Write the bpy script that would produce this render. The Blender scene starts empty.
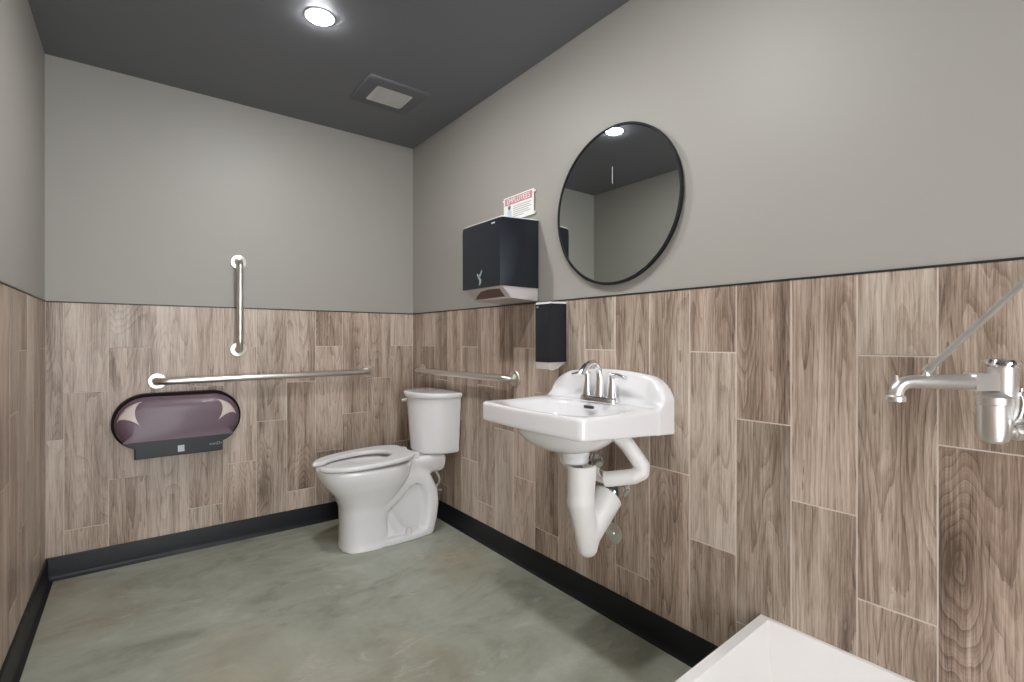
import bpy, bmesh, math, random
import numpy as np
from mathutils import Vector, Matrix
C = bpy.context.scene.collection
sc = bpy.context.scene
PI = math.pi
W, LEN, H, TILE = 1.744, 4.0, 2.30, 1.220
rng = random.Random(7)

# ------------------------------------------------------------------ materials
def srgb(r, g, b):
    f = lambda c: (c/12.92 if c <= .04045 else ((c+.055)/1.055)**2.4)
    return (f(r/255), f(g/255), f(b/255), 1)

def mat(name, col, rough=.5, metal=0, coat=0, bump=None, rnoise=None, cnoise=None, trans=0, ior=None, alpha=None, spec=None):
    m = bpy.data.materials.new(name); m.use_nodes = True
    nt = m.node_tree; n = nt.nodes; l = nt.links; b = n['Principled BSDF']
    b.inputs['Base Color'].default_value = col
    b.inputs['Roughness'].default_value = rough
    b.inputs['Metallic'].default_value = metal
    b.inputs['Coat Weight'].default_value = coat
    b.inputs['Coat Roughness'].default_value = .08
    b.inputs['Transmission Weight'].default_value = trans
    if ior: b.inputs['IOR'].default_value = ior
    if spec is not None: b.inputs['Specular IOR Level'].default_value = spec
    tc = n.new('ShaderNodeTexCoord')
    def noise(scale, detail=3):
        t = n.new('ShaderNodeTexNoise'); t.inputs['Scale'].default_value = scale
        t.inputs['Detail'].default_value = detail
        l.new(tc.outputs['Object'], t.inputs['Vector']); return t
    if bump:
        t = noise(bump[0]); bp = n.new('ShaderNodeBump')
        bp.inputs['Strength'].default_value = bump[1]; bp.inputs['Distance'].default_value = .002
        l.new(t.outputs['Fac'], bp.inputs['Height']); l.new(bp.outputs['Normal'], b.inputs['Normal'])
    if rnoise:
        t = noise(rnoise[0]); mr = n.new('ShaderNodeMapRange')
        mr.inputs['To Min'].default_value = max(0, rough-rnoise[1]); mr.inputs['To Max'].default_value = rough+rnoise[1]
        l.new(t.outputs['Fac'], mr.inputs['Value']); l.new(mr.outputs['Result'], b.inputs['Roughness'])
    if cnoise:
        t = noise(cnoise[0], 4); mx = n.new('ShaderNodeMix'); mx.data_type = 'RGBA'
        mx.inputs['A'].default_value = col; mx.inputs['B'].default_value = cnoise[1]
        l.new(t.outputs['Fac'], mx.inputs['Factor']); l.new(mx.outputs['Result'], b.inputs['Base Color'])
    return m

M = {}
M['paint'] = mat('greige_paint', srgb(161, 157, 150), .5, bump=(260, .03), cnoise=(1.2, srgb(157, 153, 146)))
M['ceil'] = mat('charcoal_ceiling_paint', srgb(106, 107, 112), .5, bump=(220, .05))
M['grout'] = mat('pale_grout', srgb(206, 194, 184), .9, bump=(300, .2))
M['black_rubber'] = mat('black_rubber', srgb(18, 20, 24), .4, rnoise=(20, .06), spec=.3)
M['black_trim'] = mat('black_metal_trim', srgb(38, 36, 35), .4)
M['steel'] = mat('brushed_steel', srgb(226, 221, 214), .3, 1)
M['chrome'] = mat('chrome', srgb(232, 233, 235), .1, 1)
M['rough_chrome'] = mat('rough_chrome', srgb(226, 224, 221), .38, 1, rnoise=(9, .05))
M['china'] = mat('vitreous_china', srgb(235, 233, 234), .12, coat=.6, cnoise=(3, srgb(232, 230, 231)))
M['seat_white'] = mat('white_seat_plastic', srgb(232, 231, 230), .25, cnoise=(5, srgb(226, 226, 225)))
M['vinyl'] = mat('white_vinyl', srgb(240, 238, 236), .4, cnoise=(8, srgb(236, 233, 230)))
M['mop'] = mat('white_moulded_stone', srgb(238, 236, 233), .4, cnoise=(6, srgb(234, 231, 228)), bump=(150, .05))
M['white_plastic'] = mat('white_plastic', srgb(230, 228, 225), .35, cnoise=(8, srgb(222, 220, 218)))
M['grey_plastic'] = mat('light_grey_plastic', srgb(196, 188, 186), .4, cnoise=(8, srgb(188, 180, 178)))
M['black_plastic'] = mat('black_plastic', srgb(10, 10, 11), .55, rnoise=(15, .04), spec=.12)
M['navy_plastic'] = mat('blue_black_plastic', srgb(28, 31, 39), .24, rnoise=(15, .04), spec=.4)
M['smoke'] = mat('smoked_plum_plastic', srgb(112, 84, 98), .42, coat=.12, cnoise=(3, srgb(98, 84, 94)))
M['window'] = mat('pale_roll_window', srgb(212, 198, 192), .3, coat=.4, cnoise=(8, srgb(204, 192, 186)))
M['band'] = mat('charcoal_plastic_band', srgb(38, 41, 46), .35, rnoise=(15, .05), spec=.3)
M['dark_slot'] = mat('dark_slot', srgb(60, 56, 54), .5, rnoise=(15, .05))
M['brown_slot'] = mat('brown_inner_plastic', srgb(112, 82, 72), .5, cnoise=(30, srgb(80, 56, 50)))
M['mirror'] = mat('silvered_mirror', srgb(214, 218, 216), .01, 1)
M['frame'] = mat('black_mirror_frame', srgb(22, 22, 24), .5, spec=.25)
M['fan'] = mat('charcoal_fan_paint', srgb(100, 101, 105), .7, rnoise=(40, .08))
M['mesh_grey'] = mat('grey_perforated_metal', srgb(205, 204, 200), .35, .0, rnoise=(60, .1))
M['paper'] = mat('sign_paper', srgb(236, 234, 230), .5, cnoise=(20, srgb(230, 228, 226)))
M['red_print'] = mat('faded_red_print', srgb(196, 144, 146), .6, cnoise=(30, srgb(188, 138, 142)))
M['white_print'] = mat('white_print', srgb(240, 225, 225), .6, cnoise=(30, srgb(235, 220, 220)))
M['grey_print'] = mat('grey_print', srgb(176, 176, 170), .6, cnoise=(30, srgb(168, 168, 164)))
M['blue_print'] = mat('pale_blue_print', srgb(196, 206, 226), .6, cnoise=(30, srgb(186, 196, 218)))
M['dark_print'] = mat('dark_print', srgb(128, 108, 112), .6, cnoise=(30, srgb(120, 100, 106)))
M['logo'] = mat('silver_print', srgb(150, 158, 164), .5, cnoise=(30, srgb(140, 150, 156)))
M['silver_label'] = mat('silver_label', srgb(214, 216, 218), .35, cnoise=(60, srgb(150, 155, 160)))

def lamp_mat():
    m = bpy.data.materials.new('lit_lens'); m.use_nodes = True
    n = m.node_tree.nodes; b = n['Principled BSDF']
    b.inputs['Base Color'].default_value = (.9, .9, .9, 1)
    b.inputs['Emission Color'].default_value = (.975, .99, 1, 1)
    b.inputs['Emission Strength'].default_value = LAMP
    return m
LAMP = 570
M['lens'] = lamp_mat()

def wood():
    m = bpy.data.materials.new('wood_look_porcelain'); m.use_nodes = True
    nt = m.node_tree; n = nt.nodes; l = nt.links; b = n['Principled BSDF']
    b.inputs['Roughness'].default_value = .38
    uv = n.new('ShaderNodeUVMap'); uv.uv_map = 'grain'
    at = n.new('ShaderNodeAttribute'); at.attribute_name = 'tint'
    def mapping(sx, sy):
        mp = n.new('ShaderNodeMapping'); mp.inputs['Scale'].default_value = (sx, sy, 1)
        l.new(uv.outputs['UV'], mp.inputs['Vector']); return mp
    def noise(sx, sy, detail=3, dist=0, rough=.5):
        mp = mapping(sx, sy); t = n.new('ShaderNodeTexNoise'); t.inputs['Scale'].default_value = 1
        t.inputs['Detail'].default_value = detail; t.inputs['Distortion'].default_value = dist
        t.inputs['Roughness'].default_value = rough
        l.new(mp.outputs['Vector'], t.inputs['Vector']); return t.outputs['Fac']
    def math_(op, a, b_=None, clamp=False):
        k = n.new('ShaderNodeMath'); k.operation = op; k.use_clamp = clamp
        for i, v in enumerate((a, b_)):
            if v is None: continue
            if isinstance(v, (int, float)): k.inputs[i].default_value = v
            else: l.new(v, k.inputs[i])
        return k.outputs[0]
    mp = mapping(4.6, 1.5); vo = n.new('ShaderNodeTexVoronoi'); vo.inputs['Scale'].default_value = 1
    l.new(mp.outputs['Vector'], vo.inputs['Vector'])
    vs = n.new('ShaderNodeSeparateColor'); l.new(vo.outputs['Color'], vs.inputs['Color'])
    pick = math_('GREATER_THAN', vs.outputs['Red'], .42)
    near = math_('MULTIPLY', math_('SUBTRACT', .42, vo.outputs['Distance'], True), pick)   # knots, 0 away from them
    fld = math_('ADD', noise(6.2, .62, 2.2, .22), math_('MULTIPLY', near, .95))
    fld = math_('ADD', fld, math_('MULTIPLY', noise(46, 8, 3, 0, .6), .03))
    fr = math_('FRACT', math_('MULTIPLY', fld, 21))
    ring = math_('MULTIPLY', math_('POWER', fr, 3.0), noise(9, 1.6, 2))                    # late-wood lines
    fine = math_('POWER', math_('FRACT', math_('MULTIPLY', fld, 71)), 2.0)
    streak = math_('SUBTRACT', noise(20, .9, 4, 0, .62), .5)
    fibre = math_('SUBTRACT', noise(210, 6, 5, 0, .7), .5)
    pore = math_('MULTIPLY', math_('SUBTRACT', noise(260, 11, 2, 0, .5), .60, True), 2.2)
    v = math_('ADD', .68, math_('MULTIPLY', streak, 1.1))
    v = math_('ADD', v, math_('MULTIPLY', math_('SUBTRACT', noise(4.2, 1.1, 3), .5), .85))
    v = math_('SUBTRACT', v, math_('MULTIPLY', ring, .40))
    v = math_('SUBTRACT', v, math_('MULTIPLY', fine, .07))
    v = math_('ADD', v, math_('MULTIPLY', fibre, 1.15))
    v = math_('SUBTRACT', v, pore)
    v = math_('SUBTRACT', v, math_('MULTIPLY', math_('POWER', near, 2.2), 3.4))
    sep = n.new('ShaderNodeSeparateColor'); l.new(at.outputs['Color'], sep.inputs['Color'])
    v = math_('ADD', v, math_('MULTIPLY', math_('SUBTRACT', sep.outputs['Red'], .5), .20))
    cr = n.new('ShaderNodeValToRGB'); e = cr.color_ramp.elements
    e[0].position = .05; e[0].color = srgb(84, 69, 58)
    e[1].position = .95; e[1].color = srgb(208, 195, 183)
    k = cr.color_ramp.elements.new(.38); k.color = srgb(140, 122, 108)
    k = cr.color_ramp.elements.new(.58); k.color = srgb(172, 154, 140)
    l.new(v, cr.inputs['Fac'])
    hs = n.new('ShaderNodeMix'); hs.data_type = 'RGBA'; hs.blend_type = 'MULTIPLY'
    hs.inputs['Factor'].default_value = 1
    tr = n.new('ShaderNodeValToRGB'); tr.color_ramp.elements[0].color = (1.0, .955, .925, 1); tr.color_ramp.elements[1].color = (.95, .965, .945, 1)
    l.new(sep.outputs['Green'], tr.inputs['Fac'])
    l.new(cr.outputs['Color'], hs.inputs['A']); l.new(tr.outputs['Color'], hs.inputs['B'])
    l.new(hs.outputs['Result'], b.inputs['Base Color'])
    bp = n.new('ShaderNodeBump'); bp.inputs['Strength'].default_value = .12; bp.inputs['Distance'].default_value = .001
    l.new(v, bp.inputs['Height']); l.new(bp.outputs['Normal'], b.inputs['Normal'])
    return m
M['wood'] = wood()

def concrete():
    m = bpy.data.materials.new('sealed_concrete'); m.use_nodes = True
    nt = m.node_tree; n = nt.nodes; l = nt.links; b = n['Principled BSDF']
    tc = n.new('ShaderNodeTexCoord')
    def noise(scale, detail, dist, rough=.55, sc3=(1, 1, 1), off=0):
        mp = n.new('ShaderNodeMapping'); mp.inputs['Scale'].default_value = sc3; mp.inputs['Location'].default_value = (off, off*.7, 0)
        mp.inputs['Rotation'].default_value = (0, 0, .6)
        l.new(tc.outputs['Object'], mp.inputs['Vector'])
        t = n.new('ShaderNodeTexNoise'); t.inputs['Scale'].default_value = scale; t.inputs['Detail'].default_value = detail
        t.inputs['Distortion'].default_value = dist; t.inputs['Roughness'].default_value = rough
        l.new(mp.outputs['Vector'], t.inputs['Vector']); return t.outputs['Fac']
    def ramp(fac, stops):
        r = n.new('ShaderNodeValToRGB'); e = r.color_ramp.elements
        e[0].position, e[0].color = stops[0]; e[1].position, e[1].color = stops[-1]
        for p, c in stops[1:-1]:
            k = e.new(p); k.color = c
        l.new(fac, r.inputs['Fac']); return r.outputs['Color']
    def mix(a, b_, fac, mode='MIX'):
        x = n.new('ShaderNodeMix'); x.data_type = 'RGBA'; x.blend_type = mode
        if isinstance(fac, float): x.inputs['Factor'].default_value = fac
        else: l.new(fac, x.inputs['Factor'])
        l.new(a, x.inputs['A']); l.new(b_, x.inputs['B']); return x.outputs['Result']
    base = ramp(noise(2.6, 10, .5, .68, (1, 1.4, 1)), [(.28, srgb(120, 121, 108)), (.45, srgb(150, 152, 138)), (.57, srgb(163, 166, 153)), (.75, srgb(184, 187, 176))])
    tan = ramp(noise(1.1, 4, .4, .5, (1, 1, 1), 3.1), [(.5, (0, 0, 0, 1)), (.72, (1, 1, 1, 1))])
    tanc = ramp(noise(5, 6, .5), [(.3, srgb(132, 120, 98)), (.7, srgb(172, 162, 138))])
    col = mix(base, tanc, tan)
    wisp = ramp(noise(4.5, 10, 1.2, .72, (1, 2.2, 1), 1.7), [(.56, (0, 0, 0, 1)), (.74, (.75, .75, .75, 1))])
    pale = ramp(noise(3, 2, 0), [(0, srgb(186, 186, 174)), (1, srgb(192, 190, 178))])
    col = mix(col, pale, wisp)
    dark = ramp(noise(3.4, 10, 1.0, .72, (1, 2.0, 1), 5.3), [(.58, (0, 0, 0, 1)), (.78, (.7, .7, .7, 1))])
    dk = ramp(noise(3, 2, 0), [(0, srgb(98, 96, 82)), (1, srgb(106, 104, 90))])
    col = mix(col, dk, dark)
    l.new(col, b.inputs['Base Color'])
    rr = n.new('ShaderNodeMapRange'); rr.inputs['To Min'].default_value = .32; rr.inputs['To Max'].default_value = .55
    l.new(noise(3, 4, .3), rr.inputs['Value']); l.new(rr.outputs['Result'], b.inputs['Roughness'])
    return m
M['floor'] = concrete()

# ------------------------------------------------------------------ object helpers
def tag(o, label=None, cat=None, group=None, kind=None):
    if label: o['label'] = label
    if cat: o['category'] = cat
    if group: o['group'] = group
    if kind: o['kind'] = kind
    return o

def thing(name, loc, label, cat, group=None):
    o = bpy.data.objects.new(name, None); o.location = loc; o.empty_display_size = .05
    C.objects.link(o); o['wloc'] = loc
    return tag(o, label, cat, group)

def wl(o):
    p = Vector((0, 0, 0))
    while o is not None:
        p += o.location; o = o.parent
    return p

def link(name, me, m, parent=None, loc=None, smooth=False, ang=None):
    """vertices come in world coordinates; they are stored relative to the parent"""
    o = bpy.data.objects.new(name, me); C.objects.link(o)
    off = wl(parent) if parent else Vector(loc or (0, 0, 0))
    me.transform(Matrix.Translation(-off))
    if parent: o.parent = parent
    else: o.location = off
    for mm in (m if isinstance(m, (list, tuple)) else [m]): me.materials.append(mm)
    if smooth: me.shade_smooth()
    if ang: 
        me.shade_smooth(); me.set_sharp_from_angle(angle=math.radians(ang))
    return o

def bm_obj(name, bm, m, parent=None, loc=None, ang=35, bevel=None):
    if bevel:
        es = [e for e in bm.edges if len(e.link_faces) == 2 and e.calc_face_angle(0) > math.radians(bevel[2] if len(bevel) > 2 else 30)]
        bmesh.ops.bevel(bm, geom=es, offset=bevel[0], segments=bevel[1], profile=.5, affect='EDGES', clamp_overlap=True)
    bmesh.ops.recalc_face_normals(bm, faces=bm.faces[:])
    me = bpy.data.meshes.new(name); bm.to_mesh(me); bm.free()
    return link(name, me, m, parent, loc, ang=ang)

def add_box(bm, lo, hi):
    vs = [bm.verts.new((x, y, z)) for x in (lo[0], hi[0]) for y in (lo[1], hi[1]) for z in (lo[2], hi[2])]
    for f in ((0, 1, 3, 2), (4, 6, 7, 5), (0, 4, 5, 1), (2, 3, 7, 6), (0, 2, 6, 4), (1, 5, 7, 3)):
        bm.faces.new([vs[i] for i in f])

def box(name, lo, hi, m, parent=None, loc=None, bevel=None):
    bm = bmesh.new(); add_box(bm, lo, hi)
    return bm_obj(name, bm, m, parent, loc, bevel=bevel)

def frame_of(t):
    t = t.normalized(); up = Vector((0, 0, 1)) if abs(t.z) < .9 else Vector((1, 0, 0))
    a = t.cross(up).normalized(); b = t.cross(a).normalized()
    return a, b

def add_tube(bm, pts, r, seg=16, cap=True):
    pts = [Vector(p) for p in pts]; n = len(pts)
    rs = r if isinstance(r, (list, tuple)) else [r]*n
    rings = []; a = None
    for i, p in enumerate(pts):
        t = (pts[min(i+1, n-1)]-pts[max(i-1, 0)]).normalized()
        if a is None: a, b = frame_of(t)
        else:
            a = (a-t*a.dot(t)).normalized(); b = t.cross(a)
        rings.append([bm.verts.new(p+(a*math.cos(k*2*PI/seg)+b*math.sin(k*2*PI/seg))*rs[i]) for k in range(seg)])
    for A, B in zip(rings, rings[1:]):
        for k in range(seg):
            bm.faces.new((A[k], A[(k+1) % seg], B[(k+1) % seg], B[k]))
    if cap:
        bm.faces.new(rings[0][::-1]); bm.faces.new(rings[-1])

def smooth_path(pts, sub=6):
    P = [Vector(p) for p in pts]; out = []
    for i in range(len(P)-1):
        p0, p1, p2, p3 = P[max(i-1, 0)], P[i], P[i+1], P[min(i+2, len(P)-1)]
        for k in range(sub):
            t = k/sub
            out.append(.5*((2*p1)+(p2-p0)*t+(2*p0-5*p1+4*p2-p3)*t*t+(3*p1-p0-3*p2+p3)*t**3))
    out.append(P[-1]); return out

def add_lathe(bm, base, axis, prof, seg=32):
    """prof: (radius, distance along axis); closed at both ends"""
    base = Vector(base); axis = Vector(axis).normalized(); a, b = frame_of(axis)
    rings = []
    for r, d in prof:
        c = base+axis*d
        if r < 1e-6: rings.append([bm.verts.new(c)])
        else: rings.append([bm.verts.new(c+(a*math.cos(k*2*PI/seg)+b*math.sin(k*2*PI/seg))*r) for k in range(seg)])
    for A, B in zip(rings, rings[1:]):
        for k in range(seg):
            q = [A[k % len(A)], A[(k+1) % len(A)], B[(k+1) % len(B)], B[k % len(B)]]
            u = []
            for v in q:
                if v not in u: u.append(v)
            if len(u) > 2: bm.faces.new(u)
    for R, rev in ((rings[0], True), (rings[-1], False)):
        if len(R) > 2: bm.faces.new(R[::-1] if rev else R)

def lathe(name, base, axis, prof, m, parent=None, loc=None, seg=32, ang=35):
    bm = bmesh.new(); add_lathe(bm, base, axis, prof, seg)
    return bm_obj(name, bm, m, parent, loc, ang=ang)

def tube(name, pts, r, m, parent=None, loc=None, seg=16, ang=40):
    bm = bmesh.new(); add_tube(bm, pts, r, seg)
    return bm_obj(name, bm, m, parent, loc, ang=ang)

def add_prism(bm, poly, fn, d0, d1):
    """2-D polygon extruded; fn(p, q, d) -> xyz"""
    A = [bm.verts.new(fn(p, q, d0)) for p, q in poly]; B = [bm.verts.new(fn(p, q, d1)) for p, q in poly]
    n = len(poly)
    bm.faces.new(A[::-1]); bm.faces.new(B)
    for i in range(n): bm.faces.new((A[i], A[(i+1) % n], B[(i+1) % n], B[i]))

def prism(name, poly, fn, d0, d1, m, parent=None, loc=None, bevel=None):
    bm = bmesh.new(); add_prism(bm, poly, fn, d0, d1)
    return bm_obj(name, bm, m, parent, loc, bevel=bevel)

def text_obj(name, s, size, origin, right, up, m, parent, depth=.0006):
    cu = bpy.data.curves.new(name, 'FONT'); cu.body = s; cu.size = size; cu.extrude = depth/2
    cu.align_x = 'CENTER'; cu.align_y = 'CENTER'; cu.resolution_u = 3
    t = bpy.data.objects.new(name, cu); C.objects.link(t)
    bpy.context.view_layer.update()
    me = bpy.data.meshes.new_from_object(t.evaluated_get(bpy.context.evaluated_depsgraph_get()))
    bpy.data.objects.remove(t); bpy.data.curves.remove(cu)
    r = Vector(right).normalized(); u = Vector(up).normalized(); nn = r.cross(u)
    me.transform(Matrix.Translation(Vector(origin)) @ Matrix((r, u, nn)).transposed().to_4x4())
    return link(name, me, m, parent)

# ------------------------------------------------------------------ implicit surfaces (smooth ceramic shapes)
def smin(a, b, k): 
    h = np.clip(.5+.5*(b-a)/k, 0, 1); return b*(1-h)+a*h-k*h*(1-h)
def smax(a, b, k): return -smin(-a, -b, k)
def sbox(x, y, z, c, h, r):
    qx, qy, qz = np.abs(x-c[0])-h[0]+r, np.abs(y-c[1])-h[1]+r, np.abs(z-c[2])-h[2]+r
    return np.sqrt(np.maximum(qx, 0)**2+np.maximum(qy, 0)**2+np.maximum(qz, 0)**2)+np.minimum(np.maximum(qx, np.maximum(qy, qz)), 0)-r
def sell(x, y, z, c, r, n=2.):
    k = (np.abs((x-c[0])/r[0])**n+np.abs((y-c[1])/r[1])**n+np.abs((z-c[2])/r[2])**n)**(1/n)
    return (k-1)*min(r)
def scap(x, y, z, a, b, ra, rb):
    a = np.array(a, float); d = np.array(b, float)-a
    t = np.clip(((x-a[0])*d[0]+(y-a[1])*d[1]+(z-a[2])*d[2])/d.dot(d), 0, 1)
    return np.sqrt((x-a[0]-t*d[0])**2+(y-a[1]-t*d[1])**2+(z-a[2]-t*d[2])**2)-(ra+(rb-ra)*t)
def table(zs, vs):
    """smoothed lookup so sections change without kinks"""
    g = np.linspace(zs[0], zs[-1], 400); v = np.interp(g, zs, vs); k = np.ones(31)/31
    v = np.convolve(np.pad(v, 15, mode='edge'), k, 'valid')
    return lambda z: np.interp(z, g, v)

def surfnet(name, f, lo, hi, h, m, parent=None, loc=None):
    lo = np.array(lo, float)-2*h; hi = np.array(hi, float)+2*h
    ax = [np.arange(lo[i], hi[i]+h, h) for i in range(3)]
    V = f(*np.meshgrid(*ax, indexing='ij'))
    n = V.shape; cor = [(i, j, k) for i in (0, 1) for j in (0, 1) for k in (0, 1)]
    sl = lambda c: V[c[0]:n[0]-1+c[0], c[1]:n[1]-1+c[1], c[2]:n[2]-1+c[2]]
    cnt = sum((sl(c) < 0).astype(int) for c in cor); mask = (cnt > 0) & (cnt < 8)
    idx = np.full(mask.shape, -1); N = int(mask.sum()); idx[mask] = np.arange(N)
    cell = np.stack(np.nonzero(mask), 1).astype(float); vals = {c: sl(c)[mask] for c in cor}
    P = np.zeros((N, 3)); Wt = np.zeros(N)
    for a in cor:
        for b in cor:
            if sum(b)-sum(a) == 1 and all(b[i] >= a[i] for i in range(3)):
                cr = (vals[a] < 0) != (vals[b] < 0)
                t = np.where(cr, vals[a]/np.where(cr, vals[a]-vals[b], 1), 0)
                p = np.array(a, float)+t[:, None]*(np.array(b, float)-np.array(a, float))
                P[cr] += p[cr]; Wt[cr] += 1
    P = (cell+P/Wt[:, None])*h+lo
    e = h*.2
    for _ in range(3):                      # settle the vertices on the surface
        v = f(P[:, 0], P[:, 1], P[:, 2])
        g = np.stack([(f(*(P+e*np.eye(3)[i]).T)-f(*(P-e*np.eye(3)[i]).T))/(2*e) for i in range(3)], 1)
        st = np.clip(v/np.maximum((g*g).sum(1), .05), -.4*h, .4*h)
        P -= .8*st[:, None]*g
    F = []
    s = V < 0
    I, J, K = idx.shape
    for axis in range(3):
        o1, o2 = (axis+1) % 3, (axis+2) % 3
        a = [slice(1, n[i]-1) for i in range(3)]; b = list(a)
        a[axis] = slice(0, n[axis]-1); b[axis] = slice(1, n[axis])
        d = s[tuple(a)] != s[tuple(b)]; neg = s[tuple(a)][d]
        p = np.stack(np.nonzero(d), 1); p[:, o1] += 1; p[:, o2] += 1
        q = []
        for (x, y) in ((-1, -1), (0, -1), (0, 0), (-1, 0)):
            r = p.copy(); r[:, o1] += x; r[:, o2] += y
            q.append(idx[r[:, 0], r[:, 1], r[:, 2]])
        q = np.stack(q, 1); q[~neg] = q[~neg][:, ::-1]; F.append(q)
    F = np.concatenate(F)
    me = bpy.data.meshes.new(name); me.from_pydata(P.tolist(), [], F.tolist()); me.update()
    return link(name, me, m, parent, loc, smooth=True)

# ------------------------------------------------------------------ the room
TH = .08
def tiled_wall(name, P0, D, N, length, bounds, phase, z_top, hole=None):
    """a wall with painted upper half and wood-look planks below; P0 corner on the floor, D along, N into the room"""
    P0, D, N = Vector(P0), Vector(D), Vector(N); Z = Vector((0, 0, 1))
    bm = bmesh.new(); uvl = bm.loops.layers.uv.new('grain'); cl = bm.loops.layers.color.new('tint')
    def blk(a0, a1, z0, z1, d0, d1, mi):
        vs = [bm.verts.new(P0+D*a+Z*z+N*d) for a in (a0, a1) for z in (z0, z1) for d in (d0, d1)]
        for f in ((0, 1, 3, 2), (4, 6, 7, 5), (0, 4, 5, 1), (2, 3, 7, 6), (0, 2, 6, 4), (1, 5, 7, 3)):
            fc = bm.faces.new([vs[i] for i in f]); fc.material_index = mi
    e0 = 0 if name == 'wall_back' else -TH
    spans = [(e0, length+TH)] if not hole else [(e0, hole[0]), (hole[1], length+TH)]
    for a, b in spans:
        blk(a, b, TILE, H, -TH, -.003, 0); blk(a, b, 0, TILE, -TH, -.0015, 1)
    if hole: blk(hole[0], hole[1], hole[2], H, -TH, -.003, 0)
    g, c = .0015, .0014
    for i in range(len(bounds)-1):
        a0, a1 = bounds[i]+g, min(bounds[i+1], length)-g
        if a0 >= length: break
        if hole and a1 > hole[0] and a0 < hole[1]: continue
        js = [[1.017, .407], [.818, .208], [.613]][(i+phase) % 3]
        zs = [0]+sorted(js)+[TILE+g]
        for z0, z1 in zip(zs, zs[1:]):
            z0 += g; z1 -= g
            ox, oz = rng.uniform(0, 40), rng.uniform(0, 40); fl = rng.choice((-1, 1))
            tint = (rng.random(), rng.random(), rng.random(), 1)
            o_ = [(a0, z0), (a1, z0), (a1, z1), (a0, z1)]; i_ = [(a0+c, z0+c), (a1-c, z0+c), (a1-c, z1-c), (a0+c, z1-c)]
            vo = [bm.verts.new(P0+D*a+Z*z+N*-.0016) for a, z in o_]; vi = [bm.verts.new(P0+D*a+Z*z) for a, z in i_]
            fs = [(vi, i_)]+[([vo[k], vo[(k+1) % 4], vi[(k+1) % 4], vi[k]], [o_[k], o_[(k+1) % 4], i_[(k+1) % 4], i_[k]]) for k in range(4)]
            for vs, cs in fs:
                fc = bm.faces.new(vs); fc.material_index = 2
                for lp, (a, z) in zip(fc.loops, cs):
                    lp[uvl].uv = ((a-a0)*fl+ox, z-z0+oz); lp[cl] = tint
    bm.normal_update()
    for fc in bm.faces:
        if fc.material_index == 2 and fc.normal.dot(N) < 0: fc.normal_flip()
    me = bpy.data.meshes.new(name); bm.to_mesh(me); bm.free()
    return tag(link(name, me, [M['paint'], M['grout'], M['wood']], loc=P0), kind='structure')

bA = [0, .15]+[.15+.1535*k for k in range(1, 13)]
bB = [0, .136]+[.136+.1563*k for k in range(1, 27)]
bD = [.155*k for k in range(0, 28)]
tiled_wall('wall_front', (0, 0, 0), (-1, 0, 0), (0, -1, 0), W, bA, 0, TILE)
tiled_wall('wall_right', (0, 0, 0), (0, -1, 0), (-1, 0, 0), LEN, bB, 2, TILE)
tiled_wall('wall_left', (-W, 0, 0), (0, -1, 0), (1, 0, 0), LEN, bD, 0, TILE)
tiled_wall('wall_back', (-W, -LEN, 0), (1, 0, 0), (0, 1, 0), W-TH, [.04+.155*k for k in range(0, 13)], 1, TILE, (.04, .97, 2.06))
tag(box('floor', (-W-TH, -LEN-TH, -.08), (TH, TH, 0), M['floor'], loc=(-.8, -1.5, 0)), kind='structure')
tag(box('ceiling', (-W-TH, -LEN-TH, H), (TH, TH, H+.08), M['ceil'], loc=(-.8, -1.5, H)), kind='structure')

def baseboard(name, P0, D, N, length, m, k=1):
    P0, D, N = Vector(P0), Vector(D), Vector(N); Z = Vector((0, 0, 1))
    prof = [(.0, .0), (.016, .0), (.0155, .002), (.011, .006), (.008, .012), (.0065, .022), (.006, .096), (.0045, .1015), (0, .1025)]
    return tag(prism(name, prof, lambda p, q, d: P0+N*p*k+Z*q+D*d, 0, length, m, loc=P0), kind='structure')
baseboard('baseboard_front', (0, 0, 0), (-1, 0, 0), (0, -1, 0), W, M['black_rubber'])
baseboard('baseboard_right', (0, -.016, 0), (0, -1, 0), (-1, 0, 0), 2.222, M['black_rubber'])
baseboard('baseboard_left', (-W, -.016, 0), (0, -1, 0), (1, 0, 0), LEN-.032, M['black_rubber'], 1.6)
def trim(name, lo, hi):
    tag(box(name, lo, hi, M['black_trim'], loc=lo, bevel=(.0008, 1)), kind='structure')
t0, t1 = TILE-.0005, TILE+.0045
trim('trim_1', (-W+.002, -.002, t0), (-.002, .002, t1))
trim('trim_2', (-.002, -LEN, t0), (.002, 0, t1))
trim('trim_3', (-W-.002, -LEN, t0), (-W+.002, 0, t1))

# doorway added in the unseen back wall: black frame, world light as fill
bm = bmesh.new()
for lo, hi in (((-W+.0405, -LEN-.09, 0), (-W+.085, -LEN+.012, 2.059)), ((-W+.925, -LEN-.09, 0), (-W+.9695, -LEN+.012, 2.059)), ((-W+.085, -LEN-.09, 2.015), (-W+.925, -LEN+.012, 2.059))):
    add_box(bm, lo, hi)
tag(bm_obj('added_doorway_1', bm, M['black_trim'], loc=(-W+.5, -LEN, 0), bevel=(.003, 1)), kind='structure')

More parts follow.
